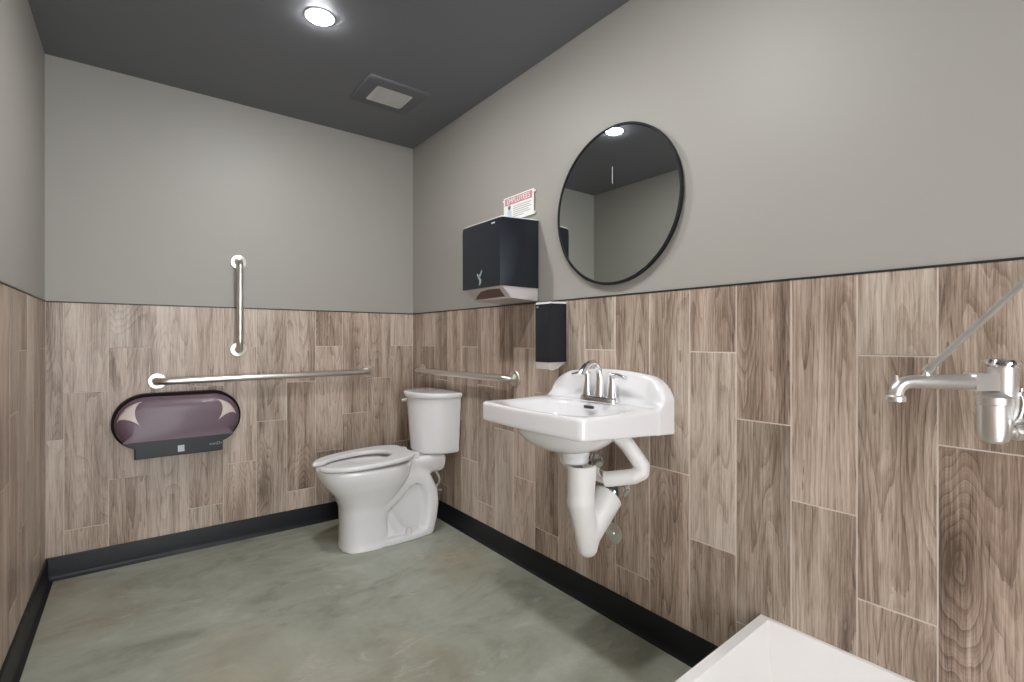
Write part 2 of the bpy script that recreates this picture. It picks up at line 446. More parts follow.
# ------------------------------------------------------------------ ceiling lights and fan
LP = [(-.87, -.977), (-.87, -1.97)]
labels = ['bright round recessed ceiling light nearest the toilet corner',
          'round recessed ceiling light above the floor beside the washbasin']
for (x, y), lab in zip(LP, labels):
    t = thing('ceiling_light', (x, y, H), lab, 'ceiling light', 'recessed ceiling lights')
    lathe('trim_ring', (x, y, H), (0, 0, -1), [(.056, 0), (.056, .001), (.054, .002), (.0475, .0015), (.0475, 0)], M['white_plastic'], t)
    lathe('lens', (x, y, H), (0, 0, -1), [(.047, .0005), (.0465, .003), (.042, .0055), (.030, .0075), (.015, .0085), (0, .009)], M['lens'], t, ang=60)

fx0, fx1, fy0, fy1 = -.565, -.25, -.71, -.42
t = thing('exhaust_fan', (-.41, -.565, H), 'square charcoal exhaust fan grille set in the dark ceiling', 'exhaust fan')
bm = bmesh.new()
fr = [(0, 0), (.0, .006), (.006, .010), (.062, .014), (.066, .008)]
rings = []
for ins, dz in fr:
    r = min(.012+0*ins, .012)
    pts = []
    for cx, cy, a0 in ((fx1-ins, fy1-ins, 0), (fx0+ins, fy1-ins, 90), (fx0+ins, fy0+ins, 180), (fx1-ins, fy0+ins, 270)):
        for k in range(5):
            a = math.radians(a0+k*22.5); sx = -1 if cx > -.41 else 1; sy = -1 if cy > -.565 else 1
            pts.append((cx+sx*r+r*math.cos(a), cy+sy*r+r*math.sin(a), H-dz))
    rings.append([bm.verts.new(p) for p in pts])
for A, B in zip(rings, rings[1:]):
    n_ = len(A)
    for k in range(n_): bm.faces.new((A[k], A[(k+1) % n_], B[(k+1) % n_], B[k]))
bm.faces.new(rings[0][::-1]); bm.faces.new(rings[-1])
bm_obj('grille_frame', bm, M['fan'], t, ang=25)
bm = bmesh.new()                                # woven grid standing in front of the backing
gx0, gx1, gy0, gy1 = fx0+.064, fx1-.064, fy0+.064, fy1-.064
nb = 15
for k in range(nb+1):
    x = gx0+(gx1-gx0)*k/nb; add_box(bm, (x-.0024, gy0, H-.0125), (x+.0024, gy1, H-.0105))
    y = gy0+(gy1-gy0)*k/nb; add_box(bm, (gx0, y-.0024, H-.0128), (gx1, y+.0024, H-.0102))
bm_obj('grille_mesh', bm, M['mesh_grey'], t, ang=None)

# ------------------------------------------------------------------ grab bars
def grab_bar(p0, p1, N, label, off=.055, r=.0158):
    p0, p1, N = Vector(p0), Vector(p1), Vector(N)
    t = thing('grab_bar', (p0+p1)/2, label, 'grab bar', 'stainless grab bars')
    d = (p1-p0).normalized(); q = .045
    path = [p0+N*.006]
    for s, p, dd in ((1, p0, d), (-1, p1, -d)):
        arc = [p+N*(off-q)+N*q*math.sin(a)+dd*q*(1-math.cos(a)) for a in [k*PI/2/8 for k in range(9)]]
        path += arc if s == 1 else arc[::-1]
    path.append(p1+N*.006)
    tube('bar', path, r, M['steel'], t, seg=20)
    for p in (p0, p1):
        lathe('flange', p+N*.0002, N, [(.038, 0), (.0385, .004), (.036, .007), (.021, .0085), (.0185, .011), (.0155, .012)], M['steel'], t)
    return t
grab_bar((-1.35, 0, .855), (-.30, 0, .862), (0, -1, 0), 'long horizontal stainless grab bar on tiled wall above the toilet paper dispenser')
grab_bar((-1.003, 0, 1.004), (-1.003, 0, 1.463), (0, -1, 0), 'short vertical stainless grab bar crossing from tile up onto painted wall')
grab_bar((0, -.145, .864), (0, -1.083, .871), (-1, 0, 0), 'horizontal stainless grab bar on tiled wall behind the toilet tank')

# ------------------------------------------------------------------ toilet roll dispenser
cx, cz, R_, DEP = -1.262, .668, .118, .125
hw = .249
def stadium(grow=0, foot=True):
    L = []
    rr = R_+grow; hx = hw-R_
    # right half circle from the foot up over the top to the left foot
    aF = math.asin(.94) if foot else PI/2
    for k in range(25):
        a = -aF+(PI/2+aF)*k/24; L.append((cx+hx+rr*math.cos(a), cz+rr*math.sin(a)))
    for k in range(25):
        a = PI/2+(PI/2+aF)*k/24; L.append((cx-hx+rr*math.cos(a), cz+rr*math.sin(a)))
    if foot:
        xl, xr = cx-hx-rr*math.cos(aF), cx+hx+rr*math.cos(aF)
        L += [(xl, cz-R_-.042-grow), (xr, cz-R_-.042-grow)]
    return L
t = thing('toilet_paper_dispenser', (cx, 0, cz-R_-.04), 'wide smoked plum twin-roll toilet paper dispenser with black edge under the grab bar', 'toilet paper dispenser')
prism('back_plate', stadium(.0125), lambda p, q, d: Vector((p, -d, q)), .0005, .055, M['black_plastic'], t, bevel=(.004, 2))
# moulded cover: rings step inward as they come forward, giving rounded shoulders
bm = bmesh.new(); rings = []
base = stadium(0); zbt = cz-.080
def cover_ring(ins, d):
    out = []
    for p, q in base:
        vx = p-max(min(p, cx+hw-R_), cx-hw+R_); 
        dz = q-cz; Lr = math.hypot(vx, dz)
        if q > zbt-.0001 or Lr < 1e-6:
            k = (R_-ins)/R_
            out.append((max(min(p, cx+hw-R_), cx-hw+R_)+vx*k, cz+dz*k if q > zbt else q, d))
        else: out.append((p, q, d))
    return out
def clipb(pts): return [(p, max(q, zbt), d) for p, q, d in pts]
for ins, d in ((0, .05), (0, .085), (.004, .101), (.014, .116), (.03, .126), (.05, .131)):
    rings.append([bm.verts.new((p, -d, q)) for p, q, d in clipb(cover_ring(ins, d))])
n_ = len(rings[0])
for A, B in zip(rings, rings[1:]):
    for k in range(n_): bm.faces.new((A[k], A[(k+1) % n_], B[(k+1) % n_], B[k]))
bm.faces.new(rings[-1]); bm.faces.new(rings[0][::-1])
bmesh.ops.remove_doubles(bm, verts=bm.verts[:], dist=1e-5)
bm_obj('cover', bm, M['smoke'], t, ang=50)
xl = [p for p, q in stadium(0)][-2]; xr = [p for p, q in stadium(0)][-1]
zf = cz-R_-.038
low = [(p, q) for p, q in stadium(0) if q < zbt-.001]
ex = hw-R_+math.sqrt(R_**2-(cz-zbt)**2)
pr = [(p, q) for p, q in low if p > cx and q > zf]; pl = [(p, q) for p, q in low if p < cx and q > zf]
low = [(xl, zf), (xr, zf)]+pr+[(cx+ex, zbt), (cx-ex, zbt)]+pl
bt = prism('cover_band', low, lambda p, q, d: Vector((p, -d, q)), .05, .1312, M['band'], t, bevel=(.004, 3, 50))
tag(bt, 'charcoal band along the bottom of the cover')
# pale windows over the two rolls, on the cover's shoulders
def shoulder(p, q):
    """front surface of the cover at a point of its outline plane"""
    vx = p-max(min(p, cx+hw-R_), cx-hw+R_); r = math.hypot(vx, q-cz) if (vx or q > cz) else 0
    ins = R_-r; T = [(0, .085), (.004, .101), (.014, .116), (.03, .126), (.05, .131)]
    for (a, b), (c_, d_) in zip(T, T[1:]):
        if ins <= c_: return b+(d_-b)*max(0, ins-a)/(c_-a)
    return .131
def window(s):
    ccx = cx+s*(hw-R_); N1 = 14
    P = lambda a, r: (ccx+s*r*math.cos(a), cz+r*math.sin(a))
    bm = bmesh.new(); G = []
    for i in range(N1+1):
        f = i/N1; row = []
        a = math.radians(8+f*74); r1 = R_-(.010 if s < 0 else .019)-.004*f
        inner = (ccx+s*.010, cz-.022)
        for j in range(7):
            g = j/6; o1 = P(a, r1)
            # inner edge: two hollow curves meeting in a point near the roll's axis
            k = max(0, 1-abs(f-.42)/.58 if f > .42 else f/.42)
            tgt = (o1[0]+(inner[0]-o1[0])*(k**1.9)*.86, o1[1]+(inner[1]-o1[1])*(k**1.9)*.86)
            p, q = o1[0]+(tgt[0]-o1[0])*g, o1[1]+(tgt[1]-o1[1])*g
            row.append(bm.verts.new((p, -shoulder(p, q)-.0012, q)))
        G.append(row)
    for A, B in zip(G, G[1:]):
        for j in range(6):
            vs = []
            for v_ in (A[j], A[j+1], B[j+1], B[j]):
                if v_ not in vs: vs.append(v_)
            bm.faces.new(vs)
    o = bm_obj('roll_window', bm, M['window'], t, ang=60)
    md = o.modifiers.new('thickness', 'SOLIDIFY'); md.thickness = .0016; md.offset = 0
    tag(o, 'pale curved window at the upper corner of the cover')
window(-1); window(1)
lk = box('lock', (cx-.013, -.1325, zf+.014), (cx+.013, -.126, zf+.044), M['silver_label'], bt, bevel=(.003, 2))
text_obj('maker_mark', 'vonDr', .021, (xr-.030, -.1318, zf+.035), (1, 0, 0), (0, 0, 1), M['logo'], bt)

# ------------------------------------------------------------------ toilet
TY = -.445
t = thing('toilet', (-.36, TY, 0), 'white two-piece toilet with open-front seat standing in the room corner', 'toilet')
uf_ = table([-.02, 0, .03, .12, .21, .27, .325, .375, .45], [.622, .621, .617, .614, .618, .645, .692, .722, .732])
ub_ = table([-.02, 0, .12, .20, .27, .34, .45], [.385, .385, .385, .375, .32, .27, .25])
w_ = table([-.02, 0, .03, .12, .21, .27, .325, .375, .45], [.124, .123, .116, .113, .118, .142, .168, .183, .188])
def egg(u, v, uf, ub, w, wide=.46, n=2.15):
    uc = ub+(uf-ub)*wide
    a = np.where(u > uc, uf-uc, uc-ub)
    k = (np.abs((u-uc)/a)**n+np.abs(v/w)**n)**(1/n)
    return (k-1)*np.minimum(a, w)
def slab_poly(u, z, P, r):
    """rounded polyline strip distance in the u,z plane"""
    d = 1e9
    for (a, b) in zip(P, P[1:]):
        dx, dz = b[0]-a[0], b[1]-a[1]
        tt = np.clip(((u-a[0])*dx+(z-a[1])*dz)/(dx*dx+dz*dz), 0, 1)
        d = np.minimum(d, np.sqrt((u-a[0]-tt*dx)**2+(z-a[1]-tt*dz)**2))
    return d-r
def bowl(x, y, z):
    u, v = -x, y-TY
    body = egg(u, v, uf_(z), ub_(z), w_(z), .42, 2.6)
    body = smax(body, z-.418, .016); body = np.maximum(body, -z)
    # rear web, trapway loop, foot and tank shelf
    oval = np.sqrt(((u-.265)/.155)**2+((z-.19)/.185)**2)-1
    web = smax(np.maximum(oval*.155, u-.42), np.abs(v)-.066, .012)
    lower = sbox(u, v, z, (.27, 0, .12), (.15, .069, .12), .02)
    web = smin(web, lower, .01)
    trap = slab_poly(u, z, [(.42, .20), (.36, .245), (.30, .30), (.24, .325), (.185, .30), (.150, .23), (.143, .16), (.152, .09), (.168, .03)], .038)
    trap = smax(trap, np.abs(v)-.108, .035)
    low = slab_poly(u, z, [(.40, .17), (.365, .12), (.335, .07), (.29, .035), (.25, .03)], .024)
    low = smax(low, np.abs(v)-.086, .025)
    foot = smax(egg(u, v, .52, .135, .118, .5, 3.2), z-.034, .012)
    shelf = smax(smax(sbox(u, v, z, (.195, 0, .37), (.135, .105, .055), .028), -(z-.30-.0)*.7+0*u, .03), np.abs(v)-(.055+.62*(z-.29)), .03)
    rear = smin(smin(smin(web, trap, .018), low, .015), smin(foot, shelf, .03), .02)
    d = smin(body, rear, .007)
    cav = sell(u, v, z, (.51, 0, .425), (.165, .118, .22), 2.2)
    d = smax(d, -cav, .012)
    return np.maximum(d, -z)
bowl_o = surfnet('bowl', bowl, (-.745, TY-.2, -.002), (-.02, TY+.2, .43), .0062, M['china'], t)
def seat(x, y, z):
    u, v = -x, y-TY
    o = egg(u, v, .742, .235, .188, .43, 2.5); i = egg(u, v, .69, .355, .112, .42, 2.2)
    zz = z-.020*(.735-u)/.48
    d = smax(smax(o, -i, .008), .258-u, .012)
    d = smax(d, np.abs(zz-.4300)-.0115, .009)
    d = smax(d, -(np.maximum(.60-u, np.abs(v)-.046)), .012)
    hinge = np.minimum(sbox(u, v, z, (.245, .075, .434), (.022, .022, .018), .008), sbox(u, v, z, (.245, -.075, .434), (.022, .022, .018), .008))
    bump = np.minimum(sbox(u, v, z, (.64, .13, .418), (.018, .008, .006), .004), sbox(u, v, z, (.64, -.13, .418), (.018, .008, .006), .004))
    return np.minimum(smin(d, hinge, .01), bump)
surfnet('seat', seat, (-.75, TY-.2, .40), (-.20, TY+.2, .47), .004, M['seat_white'], t)
def dsec(u, v, hw, front, bow):
    k = (np.abs(np.maximum(u-.02, 0)/(front-.02))**2.45+np.abs(v/hw)**2.45)**(1/2.45)
    return np.maximum((k-1)*.18, .012-u)
hw_ = table([.40, .425, .47, .74, .80], [.160, .162, .166, .184, .186])
fr_ = table([.40, .425, .47, .74, .80], [.198, .200, .204, .222, .224])
TT = TY+.012
def tank(x, y, z):
    u, v = -x, y-TT
    d = dsec(u, v, hw_(z), fr_(z), .040)
    return smax(smax(d, .430-z, .016), z-.742, .004)
tank_o = surfnet('tank', tank, (-.24, TT-.2, .42), (-.01, TT+.2, .745), .0055, M['china'], t)
def lid(x, y, z):
    u, v = -x, y-TT
    d = dsec(u, v, .200+0*z, .238+0*z, .046)
    d = d+np.where(z < .752, (.752-z)*.25, 0)
    return smax(smax(d, .735-z, .006), z-(.768-.004*(v/.2)**2), .010)
surfnet('tank_lid', lid, (-.25, TT-.21, .73), (-.01, TT+.21, .77), .0045, M['china'], t)
bm = bmesh.new()
add_lathe(bm, (-.150, TT+.165, .700), (0, 1, 0), [(.013, 0), (.013, .014), (.011, .017), (.007, .018), (.007, .030)], 20)
add_tube(bm, [(-.143, TT+.193, .700), (-.160, TT+.196, .699), (-.178, TT+.198, .697), (-.184, TT+.198, .696)], [.010, .0105, .0095, .007], 14)
bm_obj('flush_lever', bm, M['seat_white'], tank_o)
for s in (-1, 1):
    lathe('bolt_cap', (-.290, TY+s*.099, .030), (0, 0, 1), [(.017, 0), (.0165, .018), (.012, .030), (0, .035)], M['china'], bowl_o, ang=70, seg=20)
    lathe('bolt_cap', (-.258, TY+s*.078, .362), (0, s, 0), [(.007, 0), (.007, .012), (.005, .016), (0, .017)], M['seat_white'], bowl_o, seg=14, ang=60)
tube('supply_hose', smooth_path([(-.012, -.36, .165), (-.045, -.362, .165), (-.052, -.385, .19), (-.042, -.425, .235), (-.052, -.425, .28), (-.085, -.39, .34), (-.10, -.37, .40), (-.10, -.365, .44)]), .0062, M['white_plastic'], t, seg=12)
lathe('supply_valve', (0, -.36, .165), (-1, 0, 0), [(.024, 0.0003), (.023, .005), (.009, .007), (.009, .03), (.012, .031), (.012, .055), (.007, .057)], M['chrome'], t, seg=20)

# ------------------------------------------------------------------ wash basin and its tap
SY = -1.682
t = thing('sink', (0, SY, .63), 'white wall-hung washbasin with raised back splash beneath the round mirror', 'sink')
def basin(x, y, z):
    u, v = -x, y-SY
    hwid = .276-.018*np.clip(u/.43, 0, 1)
    zb = .737+.022*np.clip(u/.40, 0, 1)
    fr = .434-.012*(v/.27)**2
    plan = smax(np.abs(v)-hwid, u-fr, .022)
    slab = smax(smax(plan, z-.829, .012), zb-z, .010)
    under = sell(u, v, z, (.240, 0, .80), (.158, .200, .134), 2.4)
    under = np.maximum(under, z-.80)
    boss = smax(np.sqrt((u-.205)**2+(v+.012)**2)-(.047+.16*np.clip(z-.64, 0, 1)), .622-z, .008)
    boss = np.maximum(boss, z-.75)
    d = smin(slab, smin(under, boss, .015), .022)
    cav = smin(sell(u, v, z, (.258, 0, .842), (.140, .222, .056), 3.0), sell(u, v, z, (.248, 0, .842), (.128, .174, .150), 2.3), .03)
    d = smax(d, -cav, .018)
    # back splash: arched top, swept forward at its foot
    top = .945-.015*(v/.2)**2
    s2 = smax(np.abs(v)-(.276-.24*np.clip(z-.86, 0, .1)), z-top, .075)
    wing = np.clip((np.abs(v)-.185)/.07, 0, 1); wing = wing*wing*(3-2*wing)
    sp = smax(s2, u-(.034+.018*np.clip((.93-z)/.1, 0, 1)+.016*wing*np.clip((.945-z)/.06, 0, 1)), .018)
    sp = np.maximum(sp, .76-z)
    d = np.maximum(smin(d, sp, .03), np.abs(v)-.276)
    return np.maximum(d, .0005-u)
basin_o = surfnet('basin', basin, (-.445, SY-.29, .615), (0, SY+.29, .95), .005, M['china'], t)
box('overflow_slot', (-.1265, SY-.027, .8065), (-.1375, SY+.013, .8165), M['dark_slot'], basin_o, bevel=(.003, 2))

FY, FU = SY-.010, .078
zd = .829
t = thing('faucet', (-FU, FY, zd), 'chrome two-handle faucet with arched spout on the washbasin deck', 'faucet')
def fbase(x, y, z):
    u, v = -x-FU, y-FY
    p = np.sqrt((np.maximum(np.abs(v)-.057, 0))**2+(u*1.0)**2)-.029-.12*np.clip(zd+.018-z, -.02, .02)
    return smax(smax(p, z-(zd+.020), .010), zd-.003-z, .002)
surfnet('base_plate', fbase, (-FU-.035, FY-.09, zd-.005), (-FU+.035, FY+.09, zd+.022), .003, M['chrome'], t)
bm = bmesh.new()
sp_ = smooth_path([(-FU, FY, zd+.015), (-FU+.001, FY, zd+.05), (-FU+.001, FY, zd+.09), (-FU-.008, FY, zd+.123), (-FU-.030, FY, zd+.142), (-FU-.058, FY, zd+.139), (-FU-.082, FY, zd+.122), (-FU-.100, FY, zd+.100)], 5)
nn = len(sp_)
add_tube(bm, sp_, [.0195-.0085*min(1, i/(nn*.38)) + (.002*max(0, (i/nn-.7)/.3)) for i in range(nn)], 18)
bm_obj('spout', bm, M['chrome'], t)
for s in (-1, 1):
    bm = bmesh.new(); hy = FY+s*.060
    add_lathe(bm, (-FU, hy, zd+.012), (0, 0, 1), [(.021, 0), (.0195, .012), (.015, .035), (.0115, .06), (.0105, .078), (.012, .088), (.0085, .094), (0, .096)], 20)
    pts = smooth_path([(-FU, hy, zd+.090), (-FU-.003, hy+s*.014, zd+.098), (-FU-.006, hy+s*.036, zd+.099), (-FU-.010, hy+s*.072, zd+.092)], 4)
    k = len(pts)
    add_tube(bm, pts, [.0105-.0055*i/k for i in range(k)], 12)
    bm_obj('handle', bm, M['chrome'], t)

# ------------------------------------------------------------------ under the basin
PY = -1.735
t = thing('drain_trap_cover', (-.19, PY, .298), 'white vinyl Y-shaped cover around the drain trap hanging below the washbasin', 'pipe cover')
def trapc(g, e):
    def f(x, y, z):
        a = scap(x, y, z, (-.211, PY, .64+.05*e), (-.219, PY, .50), .053-g, .045-g)
        a2 = scap(x, y, z, (-.219, PY, .50), (-.187, PY, .335), .045-g, .035-g)
        b = scap(x, y, z, (-.183, PY, .365), (-.072+.03*e, PY, .503+.03*e), .038-g, .058-g)
        return smin(smin(a, a2, .01), b, .014)
    return f
fo, fi = trapc(0, 1), trapc(.0045, 1.6)
def trap_shell(x, y, z):
    d = np.maximum(fo(x, y, z), -fi(x, y, z))
    d = np.maximum(d, z-(.628+.10*(x+.211)))
    d = np.maximum(d, (x+.084)*.80+(z-.497)*.60)
    slot = np.maximum(np.maximum(np.abs(y-PY+.041)-.008, -.196-x), np.maximum(.505-z, x+.15))
    return np.maximum(d, -slot)
surfnet('cover_shell', trap_shell, (-.28, PY-.07, .29), (-.02, PY+.07, .66), .0028, M['vinyl'], t)
t = thing('drain_pipe', (-.2, PY, .36), 'chrome drain pipe running from the washbasin into the tiled wall inside the white cover', 'pipe')
tube('trap_pipe', smooth_path([(-.205, SY-.012, .6225), (-.207, SY-.025, .605), (-.212, PY, .57), (-.216, PY, .45), (-.205, PY, .375), (-.185, PY, .352), (-.160, PY, .385), (-.12, PY, .445), (-.085, PY, .49), (-.05, PY, .505), (-.002, PY, .505)], 5), .018, M['chrome'], t, seg=16)
lathe('wall_escutcheon', (-.0005, PY, .505), (-1, 0, 0), [(.036, 0), (.035, .005), (.026, .012), (.022, .014), (.022, .030), (.031, .031), (.031, .060), (.02, .062)], M['chrome'], t)

def channel(name, pts, r, label, slot_dir, cat='pipe cover'):
    """a soft vinyl elbow: a hollow channel around a bent line, open along one side"""
    pts = [np.array(p, float) for p in pts]
    lo = np.min(pts, 0)-r-.01; hi = np.max(pts, 0)+r+.01
    sd = np.array(slot_dir, float); sd /= np.linalg.norm(sd)
    def core(x, y, z, g):
        d = 1e9
        for a, b in zip(pts, pts[1:]): d = np.minimum(d, scap(x, y, z, a, b, r-g, r-g)) if not np.isscalar(d) else scap(x, y, z, a, b, r-g, r-g)
        return d
    e0 = (pts[1]-pts[0])/np.linalg.norm(pts[1]-pts[0]); e1 = (pts[-2]-pts[-1])/np.linalg.norm(pts[-2]-pts[-1])
    def f(x, y, z):
        d = np.maximum(core(x, y, z, 0), -core(x, y, z, .0045))
        for p, e in ((pts[0], e0), (pts[-1], e1)):
            d = np.maximum(d, -((x-p[0])*e[0]+(y-p[1])*e[1]+(z-p[2])*e[2]) - 0)
        sl = core(x-sd[0]*r*1.15, y-sd[1]*r*1.15, z-sd[2]*r*1.15, r*.28)
        return np.maximum(d, -sl)
    t = thing(name, tuple(pts[len(pts)//2]), label, cat, 'white supply pipe covers')
    surfnet('cover_shell', f, lo, hi, .0028, M['vinyl'], t)
    return t
channel('supply_pipe_cover', [(-.10, -1.785, .728), (-.085, -1.828, .69), (-.060, -1.868, .625), (-.064, -1.868, .602), (-.085, -1.850, .588), (-.12, -1.79, .573), (-.132, -1.765, .568)], .027,
        'white vinyl elbow cover on the supply pipe at the mop basin side of the drain', (.35, .55, .75))
channel('supply_pipe_cover', [(-.10, -1.545, .70), (-.085, -1.520, .65), (-.075, -1.508, .61), (-.078, -1.515, .585), (-.09, -1.55, .572), (-.11, -1.66, .572), (-.125, -1.785, .575)], .026,
        'white vinyl elbow cover mostly hidden behind the drain trap cover', (.4, -.2, .75))
for yy, nm, lab in ((-1.81, 1, 'small chrome stop valve on the wall under the right end of the washbasin'), (-1.62, 2, 'small chrome stop valve on the wall behind the drain trap cover')):
    t = thing('stop_valve', (-.0005, yy, .585), lab, 'valve', 'stop valves under the basin')
    lathe('wall_flange', (-.0005, yy, .585), (-1, 0, 0), [(.026, 0), (.025, .004), (.012, .008), (.008, .009), (.008, .03)], M['chrome'], t, seg=24)
    vb = lathe('valve_body', (-.0285, yy, .585), (-1, 0, 0), [(.012, 0), (.012, .022), (.009, .024), (.009, .045), (.004, .046)], M['chrome'], t, seg=16)
    lathe('valve_handle', (-.045, yy, .597), (0, 0, 1), [(.004, 0), (.004, .012), (.012, .013), (.013, .02), (.009, .024)], M['chrome'], vb, seg=16)
o = lathe('cleanout_cover', (-.0002, -1.693, .324), (-1, 0, 0), [(.039, 0), (.0388, .003), (.036, .0048), (.008, .0062), (.0065, .0085), (0, .009)], M['rough_chrome'], loc=(0, -1.693, .324))
tag(o, 'round chrome cleanout cover plate on the tiles low under the washbasin', 'cover plate')

# ------------------------------------------------------------------ mirror
t = thing('mirror', (0, -1.699, 1.559), 'round wall mirror with a thin black frame above the washbasin', 'mirror')
MR = .297
lathe('frame', (-.0035, -1.699, 1.559), (-1, 0, 0), [(MR-.004, 0), (MR, .002), (MR, .0165), (MR-.0012, .0175), (MR-.0065, .0175), (MR-.0075, .0165), (MR-.0075, .012), (.02, .0115)], M['frame'], t, seg=128, ang=25)
lathe('glass', (-.0145, -1.699, 1.559), (-1, 0, 0), [(MR-.008, 0), (MR-.008, .0015), (MR-.010, .0025), (0, .0025)], M['mirror'], t, seg=128, ang=10)

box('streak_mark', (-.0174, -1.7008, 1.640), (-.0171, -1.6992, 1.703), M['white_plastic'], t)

# ------------------------------------------------------------------ notice
t = thing('notice_sign', (0, -1.117, 1.625), 'small white paper notice with a faded red heading above the towel dispenser', 'sign')
sy0, sy1, sz0, sz1 = -1.003, -1.229, 1.625, 1.742
box('sheet', (-.006, sy1, sz0), (-.004, sy0, sz1), M['paper'], t, bevel=(.0004, 1))
hd = box('header', (-.0066, sy1+.010, sz1-.040), (-.0059, sy0-.010, sz1-.006), M['red_print'], t)
text_obj('header_text', 'EMPLOYEES', .034, (-.0070, (sy0+sy1)/2, sz1-.023), (0, -1, 0), (0, 0, 1), M['white_print'], hd)
bm = bmesh.new()
for k, (w0, w1) in enumerate(((.0, 1), (.0, .92), (0, 1), (0, .85), (0, .95), (0, .6))):
    z = sz1-.052-k*.0095; y0 = sy0-.075; L = .135
    add_box(bm, (-.0066, y0-L*w1, z-.0025), (-.0059, y0-L*w0, z+.001))
o = bm_obj('text_lines', bm, M['grey_print'], t, ang=None)
lathe('figure_head', (-.0059, sy0-.045, sz1-.053), (-1, 0, 0), [(.011, 0), (.011, .0007)], M['dark_print'], t, seg=20)
prism('figure_body', [(-.020, 0), (.020, 0), (.016, .038), (.008, .048), (-.008, .048), (-.016, .038)], lambda p, q, d: Vector((-.0059-d, sy0-.045+p, sz0+.004+q)), 0, .0007, M['blue_print'], t)
for yy in (sy1-.003, sy0+.003):
    for zz in (sz1-.012, sz0+.008):
        box('tape', (-.0045, yy-.008, zz-.005), (-.0031, yy+.008, zz+.005), M['white_plastic'], t)

# ------------------------------------------------------------------ towel and soap dispensers
def drop_box(poly, y0, y1, name, m, parent, bevel):
    """side profile (distance from wall, height) extruded along the wall"""
    return prism(name, poly, lambda p, q, d: Vector((-p, d, q)), y0, y1, m, parent, bevel=bevel)
y0, y1 = -1.260, -.964
t = thing('paper_towel_dispenser', (0, (y0+y1)/2, 1.24), 'large black paper towel dispenser with pale chute on the painted wall', 'paper towel dispenser')
drop_box([(.004, 1.285), (.217, 1.285), (.218, 1.55), (.215, 1.571), (.206, 1.576), (.004, 1.588)], y0, y1, 'cover', M['navy_plastic'], t, (.010, 4)); tc_ = t.children[0]
drop_box([(.003, 1.585), (.206, 1.573), (.216, 1.574), (.206, 1.581), (.003, 1.593)], y0+.002, y1-.002, 'top_panel', M['white_plastic'], t, (.002, 2))
ch = drop_box([(.003, 1.290), (.208, 1.290), (.150, 1.236), (.003, 1.228)], y0+.006, y1-.006, 'chute', M['grey_plastic'], t, (.005, 3))
# paper mouth recessed into the sloping front of the chute
mdir = Vector((.058, 0, .054)).normalized()
prism('paper_mouth', [(-.105, .008), (-.112, .040), (-.03, .042), (.04, .036), (.09, .022), (.122, .008)], lambda p, q, d: Vector((-(.150+q*.058/.054*1.0+d), (y0+y1)/2+p, 1.236+q-d*.9)), -.002, .0012, M['brown_slot'], ch)
bm = bmesh.new()
yl, zl = -1.106, 1.322
add_tube(bm, [(-.2185, yl+.016, zl+.026), (-.2185, yl+.008, zl+.016), (-.2185, yl-.002, zl+.015), (-.2185, yl-.010, zl+.022), (-.2185, yl-.020, zl+.040)], [.0025, .0045, .005, .0045, .002], 8)
add_tube(bm, [(-.2185, yl+.006-.014*math.sin(a), zl-.008+.016*math.cos(a)) for a in [math.radians(-30+k*21) for k in range(11)]], [.0012+.0042*math.sin(PI*k/10) for k in range(11)], 8)
bm_obj('logo', bm, M['logo'], tc_)
box('name_plate', (-.2195, y0+.036, 1.553), (-.2150, y0+.060, 1.559), M['silver_label'], tc_, bevel=(.001, 1))

y0, y1 = -1.437, -1.352
t = thing('soap_dispenser', (0, (y0+y1)/2, .93), 'narrow black soap dispenser on tiled wall left of the washbasin', 'soap dispenser')
drop_box([(.002, .962), (.099, .962), (.100, 1.198), (.096, 1.204), (.002, 1.206)], y0, y1, 'cover', M['navy_plastic'], t, (.008, 4)); sc_ = t.children[0]
drop_box([(.002, 1.203), (.097, 1.202), (.096, 1.211), (.002, 1.213)], y0+.001, y1-.001, 'top_panel', M['white_plastic'], t, (.002, 2))
drop_box([(.002, .964), (.098, .964), (.098, .934), (.075, .928), (.045, .938), (.012, .954), (.002, .954)], y0+.003, y1-.003, 'nozzle_housing', M['grey_plastic'], t, (.004, 3))
box('name_plate', (-.1012, y1-.020, 1.188), (-.0995, y1-.008, 1.194), M['logo'], sc_, bevel=(.0006, 1))

# ------------------------------------------------------------------ mop basin and its service faucet
t = thing('mop_sink', (-.305, -2.70, 0), 'white square floor mop sink against the tiled wall in the near right corner', 'mop sink')
bm = bmesh.new()
ox0, ox1, oy0, oy1 = -.632, -.001, -3.16, -2.243
def rect(i, z, j=None): 
    j = i if j is None else j
    return [(ox0+i, oy0+i, z), (ox1-j, oy0+i, z), (ox1-j, oy1-i, z), (ox0+i, oy1-.020-i, z)]
rings = [[bm.verts.new(p) for p in r] for r in (rect(0.0, 0), rect(0, .262), rect(.026, .262, .012), rect(.055, .058, .040), rect(.062, .05, .047))]
for A, B in zip(rings, rings[1:]):
    for k in range(4): bm.faces.new((A[k], A[(k+1) % 4], B[(k+1) % 4], B[k]))
bm.faces.new(rings[0][::-1]); bm.faces.new(rings[-1])
bm_obj('basin', bm, M['mop'], t, bevel=(.007, 4, 20), ang=30)
lathe('drain', (-.32, -2.70, .0502), (0, 0, 1), [(.055, 0), (.055, .003), (.046, .0035), (.044, .002), (0, .002)], M['rough_chrome'], t)

